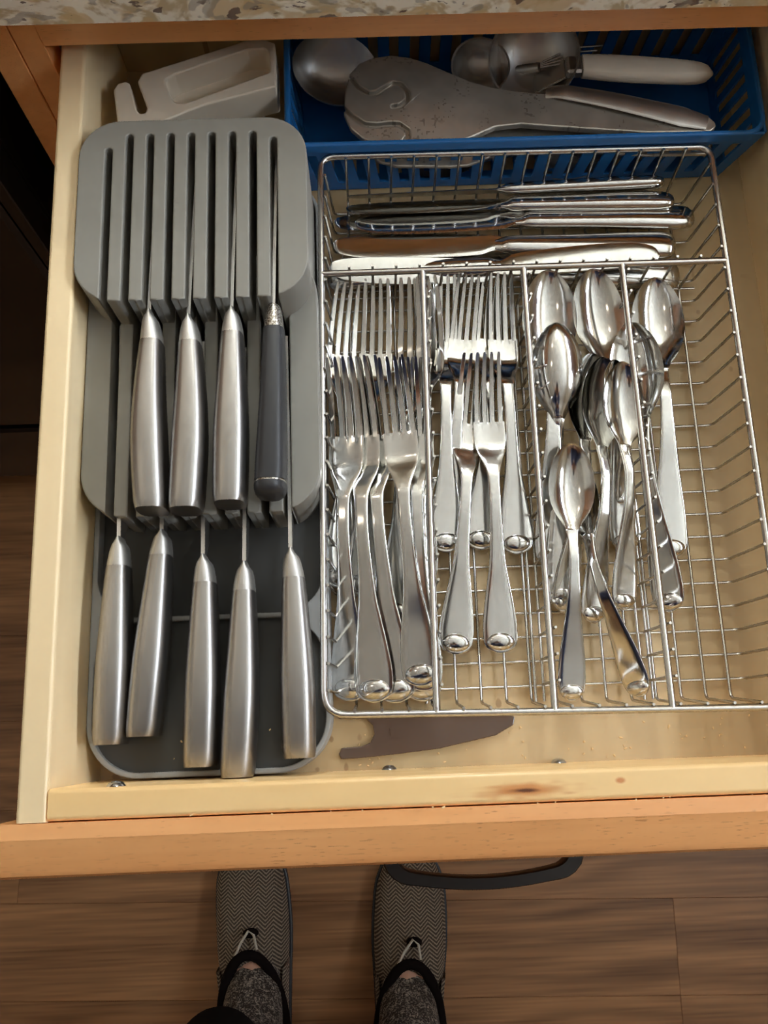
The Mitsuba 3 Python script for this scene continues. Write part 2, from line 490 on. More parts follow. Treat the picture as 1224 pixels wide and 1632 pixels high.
OVX0, OVX1, OVY = -.80, -.2005, .345
t = tag('oven', 'black freestanding oven standing left of the cabinet', 'oven')
add('oven__body', slab(OVX0, OVX1, OVY + .03, .95, FZ + .07, .162), 'black_matte')
add('oven__side_trim', rbox(OVX1 - .012, OVX1 - .002, OVY + .002, OVY + .03, FZ + .07, .15, .001), 'black_gloss')
add('oven__door', rbox(OVX0 + .004, OVX1 - .014, OVY, OVY + .028, -.480, .03, .004), 'black_gloss')
add('oven__control_panel', rbox(OVX0 + .004, OVX1 - .014, OVY, OVY + .028, .04, .15, .004), 'black_gloss')
add('oven__drawer', rbox(OVX0 + .004, OVX1 - .014, OVY, OVY + .028, -.690, -.500, .004), 'black_gloss')
add('oven__handle', cat([tube([(OVX0 + .05, OVY - .045, -.01), (OVX1 - .06, OVY - .045, -.01)], .011, 12), slab(OVX0 + .07, OVX0 + .09, OVY - .045, OVY, -.018, -.002), slab(OVX1 - .10, OVX1 - .08, OVY - .045, OVY, -.018, -.002)]), 'black_gloss', 40)
add('oven__cooktop', rbox(OVX0, OVX1, OVY + .0, .96, .162, .172, .002), 'black_gloss')

# ------------------------------------------------------------------ the drawer
def board(x0, x1, y0, y1, z0, z1, axis, rad=.0022):
    """Board along an axis with rounded long edges."""
    if axis == 0:
        c = np.array(rrect(y0, y1, z0, z1, rad, 5).exterior.coords)[:-1]
        return loft([np.c_[np.full(len(c), x), c] for x in (x0, x0 + .0005, x1 - .0005, x1)])
    c = np.array(rrect(x0, x1, z0, z1, rad, 5).exterior.coords)[:-1]
    return loft([np.c_[c[:, 0], np.full(len(c), y), c[:, 1]] for y in (y0, y0 + .0005, y1 - .0005, y1)])


t = tag('drawer', 'open wooden cutlery drawer with beech front and dark arched handle', 'drawer')
add('drawer__bottom', rbox(IX0 - .006, IX1 + .006, IY0 - .006, IY1 + .006, -.006, 0, .0003), 'plywood')
add('drawer__side', board(IX0 - .0152, IX0, IY0 - .0155, IY1 + .015, -.018, RIM, 1), 'pine_y', 35)
add('drawer__side', board(IX1, IX1 + .0152, IY0 - .0155, IY1 + .015, -.018, RIM, 1), 'pine_y', 35)
add('drawer__back_board', rbox(IX0, IX1, IY1, IY1 + .015, -.018, RIM - .006, .001), 'plywood')
add('drawer__front_board', board(IX0 + .0003, IX1 - .0003, IY0 - .0152, IY0, -.018, RIM, 0, .0026), 'pine_x', 35)
# beech front: flat strip on top, long bevel, rounded outer edge
ft, fb, zt, zb = IY0 - .0158, IY0 - .0420, RIM + .0006, -.070
prof = [(ft, zb), (ft, zt), (ft - .0075, zt), (ft - .0083, zt - .0004), (fb + .004, zt - .0050), (fb + .0014, zt - .0066), (fb, zt - .0100), (fb, zb + .003), (fb + .003, zb)]
add('drawer__front_panel', loft([[(x, y, z) for y, z in prof] for x in (-.1440, .3375)]), 'beech_x', 20)
for i, (x, z) in enumerate([(-.0866, .079), (.0501, .0065), (.1487, .0050)]):
    rr = [(.0001, .0026), (.0022, .0023), (.0038, .0014), (.0046, 0)]
    lp = [[(x + r * math.cos(a), IY0 + h, z + r * math.sin(a)) for a in np.linspace(0, 2 * np.pi, 16, endpoint=False)] for r, h in rr[::-1]]
    add('drawer__screw', loft(lp), 'screw_zinc', 35)
# arched pull, a flat bar bent to an arch
hx0, hx1, hz = .0475, .1497, .030
n = 41
path, wid = [], []
for q in np.linspace(0, 1, n):
    x = hx0 + (hx1 - hx0) * q
    e = min(q, 1 - q)
    y = fb - .0005 - .0105 * (1 - (1 - min(1, e / .11)) ** 2.2) ** .6 - .0060 * math.sin(np.pi * q)
    path.append((x, y)); wid.append(.0042 + .0012 * math.exp(-(e / .1) ** 2))
path = np.array(path)
tg = np.gradient(path, axis=0); tg /= np.linalg.norm(tg, axis=1, keepdims=True)
nn = np.stack([-tg[:, 1], tg[:, 0]], 1)
lp = []
for (x, y), (nx, ny), w in zip(path, nn, wid):
    c = []
    for a, b in [(-1, -.7), (-.8, -1), (.8, -1), (1, -.7), (1, .7), (.8, 1), (-.8, 1), (-1, .7)]:
        c.append((x + nx * a * w * .8, y + ny * a * w * .8, hz + b * .0060))
    lp.append(c)
add('drawer__handle', loft(lp), 'handle_metal', 35)

# ------------------------------------------------------------------ knife organizer and its knives
t = tag('knife_organizer', 'grey two tier plastic knife organizer along the left side of the drawer', 'knife block')


def slots(poly, xs, y0, y1, w):
    for x in xs:
        s = sg.box(x - w / 2, y0, x + w / 2, y1 - w / 2).union(sg.Point(x, y1 - w / 2).buffer(w / 2, quad_segs=5))
        poly = poly.difference(s)
    return poly


SLT = [-.1003 + .01193 * k for k in range(9)]
SLM = [-.1010 + .01238 * k for k in range(9)]
top = rrect(-.1176, .0144, .2075, .3230, .024)
for i, x in enumerate(SLT):
    y1 = .3050 if i == 0 else (.3095 if i == 8 else .3138)
    top = slots(top, [x], .15, y1, .0043)
tops = sorted(getattr(top, 'geoms', [top]), key=lambda g: -g.area)
add('knife_organizer__upper_tier', cat([bevel_extrude(g, .010, .0895, .0008) for g in tops if g.area > 1e-6]), 'organizer_grey', 40)
mid = rrect(-.1180, .0172, .0910, .250, .026)
mid = slots(mid, SLM, .05, .246, .0046)
add('knife_organizer__middle_tier', cat([bevel_extrude(g, .010, .060, .0009) for g in getattr(mid, 'geoms', [mid]) if g.area > 1e-6]), 'organizer_grey', 40)
outer = rrect(-.1181, .0185, -.0503, .3230, .030, 14)
front = rrect(-.1150, .0156, -.0472, .0360, .027, 14)
rear = rrect(-.1150, .0156, .0388, .3190, .024, 14)
add('knife_organizer__base_tray', cat([bevel_extrude(outer.difference(front).difference(rear), .0005, .0310, .0008)]), 'organizer_lip', 40)
add('knife_organizer__front_pad', bevel_extrude(front.buffer(.0006), .0005, .0270, .0005), 'organizer_pad', 40)
add('knife_organizer__rear_pad', bevel_extrude(rear.buffer(.0006), .0005, .0210, .0005), 'organizer_pad', 40)

ORG = [
 ('N1', (-0.0768, 0.2063, 0.075), (-0.0756, 0.1869, 0.075), (-0.0731, 0.0898, 0.075), -0.0764, 'steel handled kitchen knife leftmost of the four handles in the upper row'),
 ('N2', (-0.0546, 0.2024, 0.075), (-0.054, 0.1854, 0.075), (-0.0549, 0.0892, 0.075), -0.0526, 'steel handled kitchen knife second from left in the upper row'),
 ('N3', (-0.0303, 0.2063, 0.075), (-0.0302, 0.19, 0.075), (-0.0312, 0.0919, 0.075), -0.0287, 'steel handled kitchen knife beside the black handled one in the upper row'),
 ('N4', (-0.0066, 0.2067, 0.075), (-0.0068, 0.1923, 0.075), (-0.0095, 0.0953, 0.075), -0.0049, 'black handled kitchen knife with mottled bolster at the right of the upper row'),
 ('P1', (-0.0967, 0.0812, 0.05), (-0.098, 0.0649, 0.047), (-0.101, -0.0315, 0.0405), -0.1010, 'steel handled kitchen knife leftmost in the lower row beside the drawer side'),
 ('P2', (-0.0729, 0.0843, 0.05), (-0.0746, 0.0702, 0.047), (-0.0834, -0.0279, 0.0405), -0.0745, 'steel handled kitchen knife leaning left, second from left in the lower row'),
 ('P3', (-0.0496, 0.0694, 0.05), (-0.0496, 0.0539, 0.047), (-0.0521, -0.0448, 0.0405), -0.0515, 'steel handled kitchen knife in the middle of the lower row'),
 ('P4', (-0.0267, 0.0647, 0.05), (-0.0277, 0.0485, 0.047), (-0.032, -0.0508, 0.0415), -0.0267, 'steel handled kitchen knife reaching over the front lip in the lower row'),
 ('P5', (-0.001, 0.0713, 0.05), (-0.0, 0.0549, 0.047), (0.0012, -0.0422, 0.0405), -0.0020, 'steel handled kitchen knife rightmost in the lower row beside the wire tray'),
]
for name, A, B, C, bx, lab in ORG:
    A, B, C = map(np.array, (A, B, C))
    black = name == 'N4'
    key = newkey('kitchen_knife')
    tag(key, lab, 'knife', 'kitchen knives in the organizer')
    lenb, lenh = np.linalg.norm(B - A), np.linalg.norm(C - B)
    bow = -.0012 if name in ('N1', 'N2', 'N3') else .0006
    bow = {'N1': -.0012, 'N2': .0016, 'N3': .0004, 'P4': .0010}.get(name, bow)

    def at(q, P0, P1):
        return P0 + (P1 - P0) * q
    # bolster
    lp = []
    for q in np.linspace(0, 1, 15):
        c = at(q, A, B)
        w = float(interp(q, [0, .12, .3, .6, 1], [.0011, .0020, .0042, .0054, .0062])) if not black else float(interp(q, [0, .04, .5, 1], [.0035, .0040, .0050, .0060]))
        h = float(interp(q, [0, .3, 1], [.0075, .0088, .0100]))
        lp.append(superloop(c[0], c[1], c[2], w, h, 2.5, 24))
    add(key + '__bolster', loft(lp), 'hammered_steel' if black else 'satin_bolster', 45)
    # handle
    lp = []
    qs = np.r_[np.linspace(0, .96, 24), .985, 1.0]
    for q in qs:
        c = at(q, B, C) + np.array([bow * math.sin(np.pi * q), 0, .002 * math.sin(np.pi * q)])
        if black:
            w = float(interp(q, [0, .5, .9, 1], [.0060, .0075, .0086, .0086]))
        else:
            w = float(interp(q, [0, .25, .65, .96, 1], [.0062, .0078, .0094, .0090, .0086]))
        h = float(interp(q, [0, .3, .7, 1], [.0100, .0116, .0128, .0122]))
        if q > .97: w, h = w - .0004 * (q - .97) / .03, h - .0004 * (q - .97) / .03
        lp.append(superloop(c[0], c[1], c[2], w, h, 3.1, 32))
    if black:
        lp = [l for l, q in zip(lp, qs) if q < .93]
    add(key + '__handle', loft(lp), 'black_rubber' if black else 'satin_steel', 35)
    if black:
        lp = []
        for q, s in [(.91, .98), (.93, 1.04), (.955, 1.03), (.98, .95), (1.0, .72), (1.012, .3)]:
            c = at(q, B, C)
            lp.append(superloop(c[0], c[1], c[2], .0086 * s, .0122 * s, 2.4, 28))
        k = add(key + '__end_cap', loft(lp), 'black_rubber', 50)
        lp = [superloop(*at(q, B, C), .0089, .0126, 2.4, 28) for q in (.905, .93)]
        k = add(key + '__end_ring', loft(lp), 'hammered_steel', 40)
        labels[k] = {'label': 'silver ring at the handle end'}
    # blade: a vertical plate whose spine shows in the slot
    tip = np.array([bx, A[1] + .105, A[2] - .004])
    if name[0] == 'P': tip = np.array([bx, A[1] + .13, A[2] + .000])
    n = 12
    lp = []
    for q in np.linspace(0, 1, n):
        c = A + (tip - A) * q + np.array([0, 0, .0050 - .004 * q])
        th = .0011 - .0004 * q
        dep = float(interp(q, [0, .06, .12, .7, 1], [.010, .012, .026, .024, .003]))
        if name[0] == 'P': dep = min(dep, .020)
        lp.append([(c[0] - th, c[1], c[2]), (c[0] + th, c[1], c[2]), (c[0] + th * .2, c[1], c[2] - dep), (c[0] - th * .2, c[1], c[2] - dep)])
    add(key + '__blade', loft(lp), 'blade_steel')

# ------------------------------------------------------------------ wire cutlery tray
TZ, WZ = .045, .0045
RIMC = dict(BL=(.0204, .3266), BR=(.2700, .3262), FL=(.0155, -.0205), FR=(.2705, -.0250))
t = tag('wire_tray', 'chrome wire cutlery tray with four columns and a row across the back', 'cutlery tray')


def lerp2(a, b, q): return np.array(a) * (1 - q) + np.array(b) * q


ring = []
cs = [np.array([*RIMC[k], TZ]) for k in ('BL', 'BR', 'FR', 'FL')]
for i in range(4):
    a, b, c = cs[i - 1], cs[i], cs[(i + 1) % 4]
    ring += list(fillet([(a + b) / 2, b, (b + c) / 2], .013 if i in (2, 3) else .009, 6)[1:])
add('wire_tray__rim', tube(ring, .0020, 10, closed=True), 'chrome_wire', 60)
XL = lambda y: RIMC['FL'][0] + (RIMC['BL'][0] - RIMC['FL'][0]) * (y + .0205) / .3471   # noqa: E731
XR = lambda y: RIMC['FR'][0] + (RIMC['BR'][0] - RIMC['FR'][0]) * (y + .0250) / .3512   # noqa: E731
add('wire_tray__crossbar', tube([(XL(.2445), .2445, TZ), (XR(.2455), .2455, TZ)], .0020, 10), 'chrome_wire', 60)
DIV = [((.0814, .2442), (.0768, -.0212)), ((.1438, .2442), (.1413, -.0222)), ((.2049, .2446), (.2058, -.0234))]
for a, b in DIV:
    add('wire_tray__divider', tube([(*a, TZ), (*b, TZ)], .0020, 10), 'chrome_wire', 60)
YW = [.3119 - .01450 * k for k in range(23)]
RW = .00088
for y in YW:                                                        # wires across, up to the rim at both ends
    xl, xr = XL(y), XR(y)
    if y < -.012: continue
    pts = fillet([(xl + .0027, y, TZ + .0028), (xl + .0065, y, WZ - .0014), (xr - .0060, y, WZ - .0014), (xr - .0027, y, TZ + .0028)], .004, 3)
    add('wire_tray__cross_wire', tube(pts, RW, 6), 'chrome_wire', 60)
XW = [.0364 + .01449 * k for k in range(16)]
for x in XW:
    f = (x - .02) / .25
    xf = RIMC['FL'][0] + f * (RIMC['FR'][0] - RIMC['FL'][0])
    yb, yf = .3262, -.0207 - .0045 * f
    pts = fillet([(x, yb - .0027, TZ + .0028), (x, yb - .0065, WZ + .0005), (xf, yf + .0065, WZ + .0005), (xf, yf + .0027, TZ + .0028)], .004, 3)
    add('wire_tray__long_wire', tube(pts, RW, 6), 'chrome_wire', 60)
for a, b in DIV:
    for y in YW:
        if y > .240 or y < -.012: continue
        q = (a[1] - y) / (a[1] - b[1])
        x = a[0] + (b[0] - a[0]) * q + .0028
        add('wire_tray__divider_wire', tube([(x - .0010, y + .0008, WZ), (x + .0004, y + .0008, TZ + .0028)], RW, 6), 'chrome_wire', 60)
    add('wire_tray__base_wire', tube([(a[0] + .002, a[1] - .004, WZ + .0006), (b[0] + .002, b[1] + .006, WZ + .0006)], RW, 6), 'chrome_wire', 60)
    add('wire_tray__base_wire', tube([(a[0] - .003, a[1] - .004, WZ + .0006), (b[0] - .003, b[1] + .006, WZ + .0006)], RW, 6), 'chrome_wire', 60)
for x in XW:
    add('wire_tray__crossbar_wire', tube([(x, .2478, WZ), (x, .2477, TZ + .0028)], RW, 6), 'chrome_wire', 60)
add('wire_tray__base_wire', tube([(XL(.25) + .006, .2478, WZ + .0006), (XR(.25) - .006, .2478, WZ + .0006)], RW, 6), 'chrome_wire', 60)

# ------------------------------------------------------------------ forks, spoons, table knives
D = np.linspace


def chord(zs, d, L):
    z0, z1 = zs[0], zs[-1]
    return zs - (z0 + (z1 - z0) * d / L)


def fork_meshes(L):
    k = L / .18
    tine = .041 * k
    zt_ = [0, .012, .026, .041, .055, .065, .075, .09, .12, .15, .18]
    zv = [.0150, .0092, .0042, .0012, .0020, .0070, .0116, .0128, .0094, .0052, .0030]
    Zf = lambda d: interp(d, [a * k for a in zt_], [a * k for a in zv]) - k * (.0150 + (.0030 - .0150) * d / L)   # noqa: E731
    Wf = lambda d: interp(d, [a * k for a in (0, .02, .041, .052, .060, .067, .074, .083, .10, .127, .136, .155, .166, .173, .1775, .18)], [a * k for a in (.0082, .0090, .0095, .0095, .0083, .0057, .0038, .0033, .0035, .0048, .0061, .0090, .0101, .0098, .0076, .0022)])   # noqa: E731
    Tf = lambda d: interp(d, [a * k for a in (0, .03, .055, .075, .09, .13, .18)], [a * k for a in (.0013, .0018, .0020, .0034, .0036, .0026, .0021)])   # noqa: E731
    centres = [-.775, -.258, .258, .775]
    hw = .172

    def scal(u):
        o = np.zeros_like(u)
        for c in (-.5165, 0, .5165):
            q = np.clip(np.abs(u - c) / (.2585 - hw + .01), 0, 1)
            o = np.maximum(o, .0016 * k * np.sqrt(1 - q ** 2))
        return o
    d = np.r_[D(tine, tine + .006 * k, 7), D(tine + .009 * k, .10 * k, 18), D(.105 * k, .17 * k, 14), D(.172 * k, .18 * k, 8)]
    K = 35
    hd = d <= .0745 * k
    sag = np.where(d < .062 * k, .0007, 0) * k
    head = plate(d[hd], Wf(d[hd]), Zf(d[hd]), sag[hd], Tf(d[hd]), L, K, edge=.0003 * k, epow=8, scal=scal)
    tines = []
    for c in centres:
        s = np.r_[D(tine + .0012 * k, .004 * k, 14), .0018 * k, .0004 * k]
        lp = []
        for q in s:
            w = hw * Wf(tine) * float(interp(q, [0, .0018 * k, .006 * k, tine], [.34, .56, .74, 1.0]))
            xc = c * float(Wf(q))
            z, th = float(Zf(q)), float(Tf(q))
            z += .0007 * k * c * c * min(1, q / tine)
            if q < .003 * k: th *= .7
            lp.append([(xc - w, L - q, z - th * .3), (xc - w * .72, L - q, z), (xc + w * .72, L - q, z), (xc + w, L - q, z - th * .3), (xc + w * .9, L - q, z - th), (xc - w * .9, L - q, z - th)])
        tines.append(loft(lp))
    hn = d >= .0744 * k - .004 * k
    handle = plate(d[hn], Wf(d[hn]), Zf(d[hn]), sag[hn] * 0, Tf(d[hn]), L, 15, edge=.0005 * k, epow=8)
    knob = ellipsoid((0, .0066 * k, Zf(L - .0066 * k) - .0002), (.0082 * k, .0052 * k, .0026 * k), 2)
    return dict(head=head, tine=tines, handle=handle, end_knob=knob)


def spoon_meshes(L):
    Lb = .345 * L
    ts = [0, .012, .04, .10, .20, .35, .50, .64, .78, .88, .95, 1.0]
    ws = [.05, .20, .36, .56, .78, .95, 1.0, .95, .76, .53, .34, .26]
    zt_ = np.array([0, .10, .20, .345, .40, .46, .55, .70, .85, 1.0]) * L
    zv = np.array([.004, .0040, .0042, .0058, .0094, .0118, .0118, .0080, .0046, .0030]) * (L / .16)
    Zf = lambda d: interp(d, zt_, zv) - (zv[0] + (zv[-1] - zv[0]) * d / L)   # noqa: E731
    B = .091 * L
    d = Lb * (1 - np.cos(np.linspace(0, np.pi, 40))) / 2
    q = d / Lb
    W = interp(q, ts, ws) * B
    dep = .046 * L * np.sin(np.pi * np.clip(q, 0, 1) ** .9) ** .75
    dep = np.where(q > .97, dep * (1 - q) / .03 + .0004, dep)
    th = np.full_like(d, .0013) + .0016 * np.clip((q - .85) / .15, 0, 1)
    bowl = plate(d, W, Zf(d) - dep, dep, th, L, 25)
    wb = np.array([.345, .37, .40, .46, .55, .66, .76, .86, .93, .965, .985, 1.0]) * L
    wv = np.array([.26 * B, .0034 * L / .16, .0031 * L / .16, .0031 * L / .16, .0036 * L / .16, .0048 * L / .16, .0066 * L / .16, .0082 * L / .16, .0086 * L / .16, .0076 * L / .16, .0052 * L / .16, .0015 * L / .16])
    dh = np.r_[D(Lb - .004 * L, .5 * L, 16), D(.52 * L, .95 * L, 16), D(.96 * L, L, 8)]
    Th = interp(dh, np.array([.34, .40, .5, .75, 1.0]) * L, [.0026, .0034, .0032, .0022, .0019])
    Zh = Zf(dh) + .0002
    handle = plate(dh, interp(dh, wb, wv), Zh, dh * 0, Th, L, 15, edge=.0005, epow=8)
    k = L / .16
    knob = ellipsoid((0, .0058 * k, Zf(L - .0058 * k)), (.0072 * k, .0046 * k, .0024 * k), 2)
    return dict(bowl=bowl, handle=handle, end_knob=knob)


def knife_meshes(L):
    d = np.r_[0.0, .0006, .0018, .004, .008, .014, .022, D(.032, .085, 10), D(.09, .112, 8)] * (L / .22)
    q = d / (L / .22)
    lo = interp(q, [0, .0018, .006, .015, .035, .07, .095, .103, .112], [-.001, -.0050, -.0078, -.0098, -.0108, -.0098, -.0078, -.0046, -.0040])
    hi = interp(q, [0, .0018, .006, .015, .035, .07, .1, .112], [.001, .0035, .0052, .0066, .0078, .0082, .0074, .0050])
    lp = []
    for s, a, b, qq in zip(d, lo, hi, q):
        t_ = .0009 + .0006 * qq / .112
        lp.append([(a, L - s, -.0001), (a + (b - a) * .25, L - s, t_ * .6), (b - .0006, L - s, t_), (b, L - s, t_ * .5), (b, L - s, -t_ * .5), (b - .0006, L - s, -t_), (a + (b - a) * .25, L - s, -t_ * .6), (a, L - s, -.0002)])
    blade = loft(lp)
    lp = []
    for q in np.r_[D(.104, .118, 7), D(.122, .205, 18), D(.208, .219, 7), .2197, .22]:
        w = float(interp(q, [.104, .108, .112, .118, .15, .19, .208, .216, .2195, .22], [.0042, .0050, .0062, .0066, .0074, .0092, .0098, .0090, .0052, .0012]))
        h = float(interp(q, [.104, .108, .112, .118, .15, .19, .208, .216, .2195, .22], [.0014, .0024, .0042, .0044, .0046, .0052, .0050, .0042, .0024, .0008]))
        lp.append(superloop(0, L - q * L / .22, 0, w, h, 2.2, 20))
    handle = loft(lp)
    return dict(blade=blade, handle=handle)


CUTLERY = [
    ('fork', 'B1', (0.0357, 0.2465, 0.03), (0.0249, 0.0543, 0.012), 18),
    ('fork', 'B2', (0.0534, 0.2512, 0.026), (0.038, 0.0492, 0.012), -6),
    ('fork', 'B3', (0.0761, 0.2473, 0.034), (0.0575, 0.0297, 0.012), -14),
    ('fork', 'B4', (0.0837, 0.2504, 0.028), (0.0725, 0.0556, 0.012), -22),
    ('fork', 'M2', (0.1128, 0.2522, 0.026), (0.0901, 0.0777, 0.01), 0),
    ('fork', 'M1', (0.0974, 0.2539, 0.024), (0.0897, 0.074, 0.013), 0),
    ('fork', 'M3b', (0.1296, 0.2548, 0.022), (0.1107, 0.0754, 0.01), 0),
    ('fork', 'M3', (0.1329, 0.2512, 0.029), (0.1327, 0.0715, 0.012), 0),
    ('fork', 'M6', (0.1122, 0.1946, 0.033), (0.0913, 0.0126, 0.012), 0),
    ('fork', 'M5', (0.1193, 0.1921, 0.04), (0.1186, 0.0123, 0.013), 0),
    ('fork', 'G6', (0.0756, 0.1903, 0.04), (0.0712, -0.0138, 0.011), 4),
    ('fork', 'G1', (0.0285, 0.1861, 0.054), (0.0288, -0.0123, 0.013), -13),
    ('fork', 'G3', (0.0429, 0.1892, 0.046), (0.0556, -0.0145, 0.017), -12),
    ('fork', 'G2', (0.0366, 0.1876, 0.05), (0.043, -0.0138, 0.02), -13),
    ('fork', 'G5', (0.0723, 0.1881, 0.046), (0.0719, -0.0083, 0.016), -6),
    ('fork', 'G4', (0.0593, 0.1863, 0.052), (0.0703, -0.0057, 0.022), -10),
    ('spoon', 'S1', (0.1631, 0.251, 0.03), (0.153, 0.0626, 0.01), 0),
    ('spoon', 'S2', (0.1912, 0.2509, 0.03), (0.2007, 0.071, 0.008), 2),
    ('spoon', 'S3', (0.1621, 0.2093, 0.04), (0.1571, 0.0392, 0.012), 172),
    ('spoon', 'S4', (0.1849, 0.1903, 0.036), (0.1575, 0.0354, 0.01), 20),
    ('spoon', 'S5', (0.19, 0.1859, 0.04), (0.1744, 0.0275, 0.014), 18),
    ('spoon', 'S5b', (0.1947, 0.1828, 0.043), (0.1998, 0.0994, 0.012), 16),
    ('spoon', 'S6', (0.1986, 0.1797, 0.047), (0.1921, 0.0343, 0.02), 13),
    ('spoon', 'S8', (0.1607, 0.1283, 0.032), (0.1972, -0.0161, 0.016), -35),
    ('spoon', 'S7', (0.1645, 0.1312, 0.042), (0.157, -0.0171, 0.016), 0),
    ('spoon', 'T2', (0.2089, 0.21, 0.036), (0.2213, 0.0328, 0.012), -30),
    ('spoon', 'T1', (0.233, 0.2477, 0.022), (0.2258, 0.0652, 0.013), -4),
    ('knife', 'K1', (0.036, 0.3154, 0.018), (0.2464, 0.3179, 0.02), 62),
    ('knife', 'K2', (0.0353, 0.3065, 0.018), (0.2504, 0.302, 0.024), 38),
    ('knife', 'K3b', (0.0271, 0.2995, 0.014), (0.2488, 0.3005, 0.014), 22),
    ('knife', 'K3', (0.0408, 0.2943, 0.02), (0.2629, 0.2903, 0.022), 19),
    ('knife', 'K4', (0.0261, 0.2792, 0.02), (0.2486, 0.2706, 0.022), 9),
    ('knife', 'K5', (0.0313, 0.2757, 0.01), (0.252, 0.2644, 0.012), 5),
    ('knife', 'K6', (0.0239, 0.2601, 0.026), (0.2524, 0.2534, 0.012), -2),
    ('knife', 'K7', (0.2346, 0.2588, 0.03), (0.0216, 0.2592, 0.014), 2),
]

LABEL = {
 'M5': 'dinner fork lying on top in the second column, handle ending right of its neighbour',
 'M6': 'dinner fork half under the topmost fork of the second column, lower left handle',
 'M1': 'fork at the left of the second column, wide handle against the divider',
 'M2': 'fork second from left in the second column, its handle under the leftmost one',
 'M3': 'fork at the right of the second column with brown reflection across its head',
 'M3b': 'fork buried in the middle of the second column, only its knob shows below',
 'B1': 'leftmost of the forks further back in the first column',
 'B2': 'second from left of the forks further back in the first column',
 'B3': 'leaning fork third from left at the back of the first column',
 'B4': 'rightmost fork at the back of the first column, tipped against the divider',
 'G1': 'leftmost front fork of the first column, tines over the tray rim',
 'G2': 'front fork of the first column with the broad handle in the middle of the pile',
 'G3': 'front fork of the first column, handle just right of the broad one',
 'G4': 'front fork of the first column whose handle crosses to the lower right corner',
 'G5': 'rightmost front fork of the first column beside the divider',
 'G6': 'front fork of the first column lowest at the right, knob under the others',
 'S1': 'large spoon at the back left of the third column',
 'S2': 'large spoon at the back right of the third column',
 'S3': 'spoon lying face down in the third column',
 'S4': 'teaspoon with dark bowl, leftmost of the nested stack',
 'S5': 'teaspoon second from left of the nested stack',
 'S5b': 'teaspoon nested right under the topmost of the stack',
 'S6': 'teaspoon on top of the nested stack, tipped right',
 'S7': 'teaspoon lying frontmost with its whole bowl facing up',
 'S8': 'teaspoon turned on its side with handle running to the lower right',
 'T1': 'tablespoon lying straight alone in the rightmost column',
 'T2': 'tablespoon with dark bowl tipped against the rightmost divider',
 'K1': 'table knife on edge, furthest back in the rear row',
 'K2': 'table knife on edge, second from the back in the rear row',
 'K3b': 'table knife under the one that reflects the wires',
 'K3': 'table knife whose blade mirrors the tray wires',
 'K4': 'table knife with broad brownish blade and round hollow handle',
 'K5': 'table knife half under the broad bladed one',
 'K6': 'pale serrated table knife nearest the crossbar, point to the left',
 'K7': 'table knife by the crossbar pointing to the right',
}
BUILD = {'fork': fork_meshes, 'spoon': spoon_meshes, 'knife': knife_meshes}
NAMES = {'fork': ('fork', 'fork', 'forks in the wire tray'), 'spoon': ('spoon', 'spoon', 'spoons in the wire tray'), 'knife': ('table_knife', 'knife', 'table knives in the rear row')}
for kind, nm, tip, end, roll in CUTLERY:
    M, L = frame(tip, end, roll)
    base, cat_, grp = NAMES[kind]
    key = newkey(base)
    tag(key, LABEL[nm], cat_, grp)
    for part, ms in BUILD[kind](L).items():
        if part == 'tine':
            for m in ms:
                m.apply_transform(M)
                add(key + '__head__tine', m, 'polished_steel', 40)
            continue
        ms.apply_transform(M)
        add(key + '__' + part, ms, 'polished_steel', 40)

# ------------------------------------------------------------------ blue basket and the serving pieces in it
t = tag('blue_basket', 'blue plastic basket with slotted walls in the back of the drawer', 'basket')
BZ = .055
BX0, BX1, BY0, BY1 = -.0015, .3040, .3275, .4305     # outer rim
ins = .006                                             # the walls lean in towards the bottom


def wall(p0, p1, q0, q1, nslots, sz0, sz1, th=.0016, sw=.0064):
    """Slotted panel between the bottom edge p0-p1 and the top edge q0-q1."""
    p0, p1, q0, q1 = (np.array(a, float) for a in (p0, p1, q0, q1))
    Lw, Hh = np.linalg.norm(p1 - p0), np.linalg.norm(q0 - p0)
    poly = sg.box(0, 0, 1, 1)
    step = 1.0 / (nslots + .6)
    for i in range(nslots):
        c = (i + .8) * step
        w = sw / Lw / 2
        poly = poly.difference(sg.box(c - w, sz0, c + w, sz1))
    m = bevel_extrude(poly, 0, th, .00001, 1)
    v = m.vertices
    nrm = np.cross(p1 - p0, q0 - p0)
    nrm /= np.linalg.norm(nrm)
    P = (p0 + np.outer(v[:, 0], p1 - p0)) * (1 - v[:, 1:2]) + (q0 + np.outer(v[:, 0], q1 - q0)) * v[:, 1:2] + np.outer(v[:, 2], nrm)
    return TM(P, m.faces)


b0, b1 = .0015, BZ - .001
c = dict(fl=(BX0 + ins + .006, BY0 + .006), fr=(BX1 - ins - .006, BY0 + .008), br=(BX1 - ins - .004, BY1 - .006), bl=(BX0 + ins, BY1 - .006))
cu = dict(fl=(BX0 + .002, BY0 + .002), fr=(BX1 - .002, BY0 + .002), br=(BX1 - .002, BY1 - .002), bl=(BX0 + .002, BY1 - .002))
for a, b, n_ in (('fl', 'fr', 20), ('fr', 'br', 7), ('br', 'bl', 20), ('bl', 'fl', 7)):
    add('blue_basket__wall', wall((*c[a], b0), (*c[b], b0), (*cu[a], b1), (*cu[b], b1), n_, .16, .80), 'basket_blue')
bot = sg.Polygon([c['fl'], c['fr'], c['br'], c['bl']])
for i in range(18):
    for j in range(1):
        x = BX0 + .022 + i * .0155
        y = BY0 + .016 + j * .028
        bot = bot.difference(sg.box(x, y, x + .007, y + .020))
add('blue_basket__bottom', bevel_extrude(bot, .0006, .0022, .0002, 1), 'basket_blue')
outer = rrect(BX0, BX1, BY0, BY1, .013)
inner = rrect(BX0 + .0035, BX1 - .0035, BY0 + .0035, BY1 - .0035, .010)
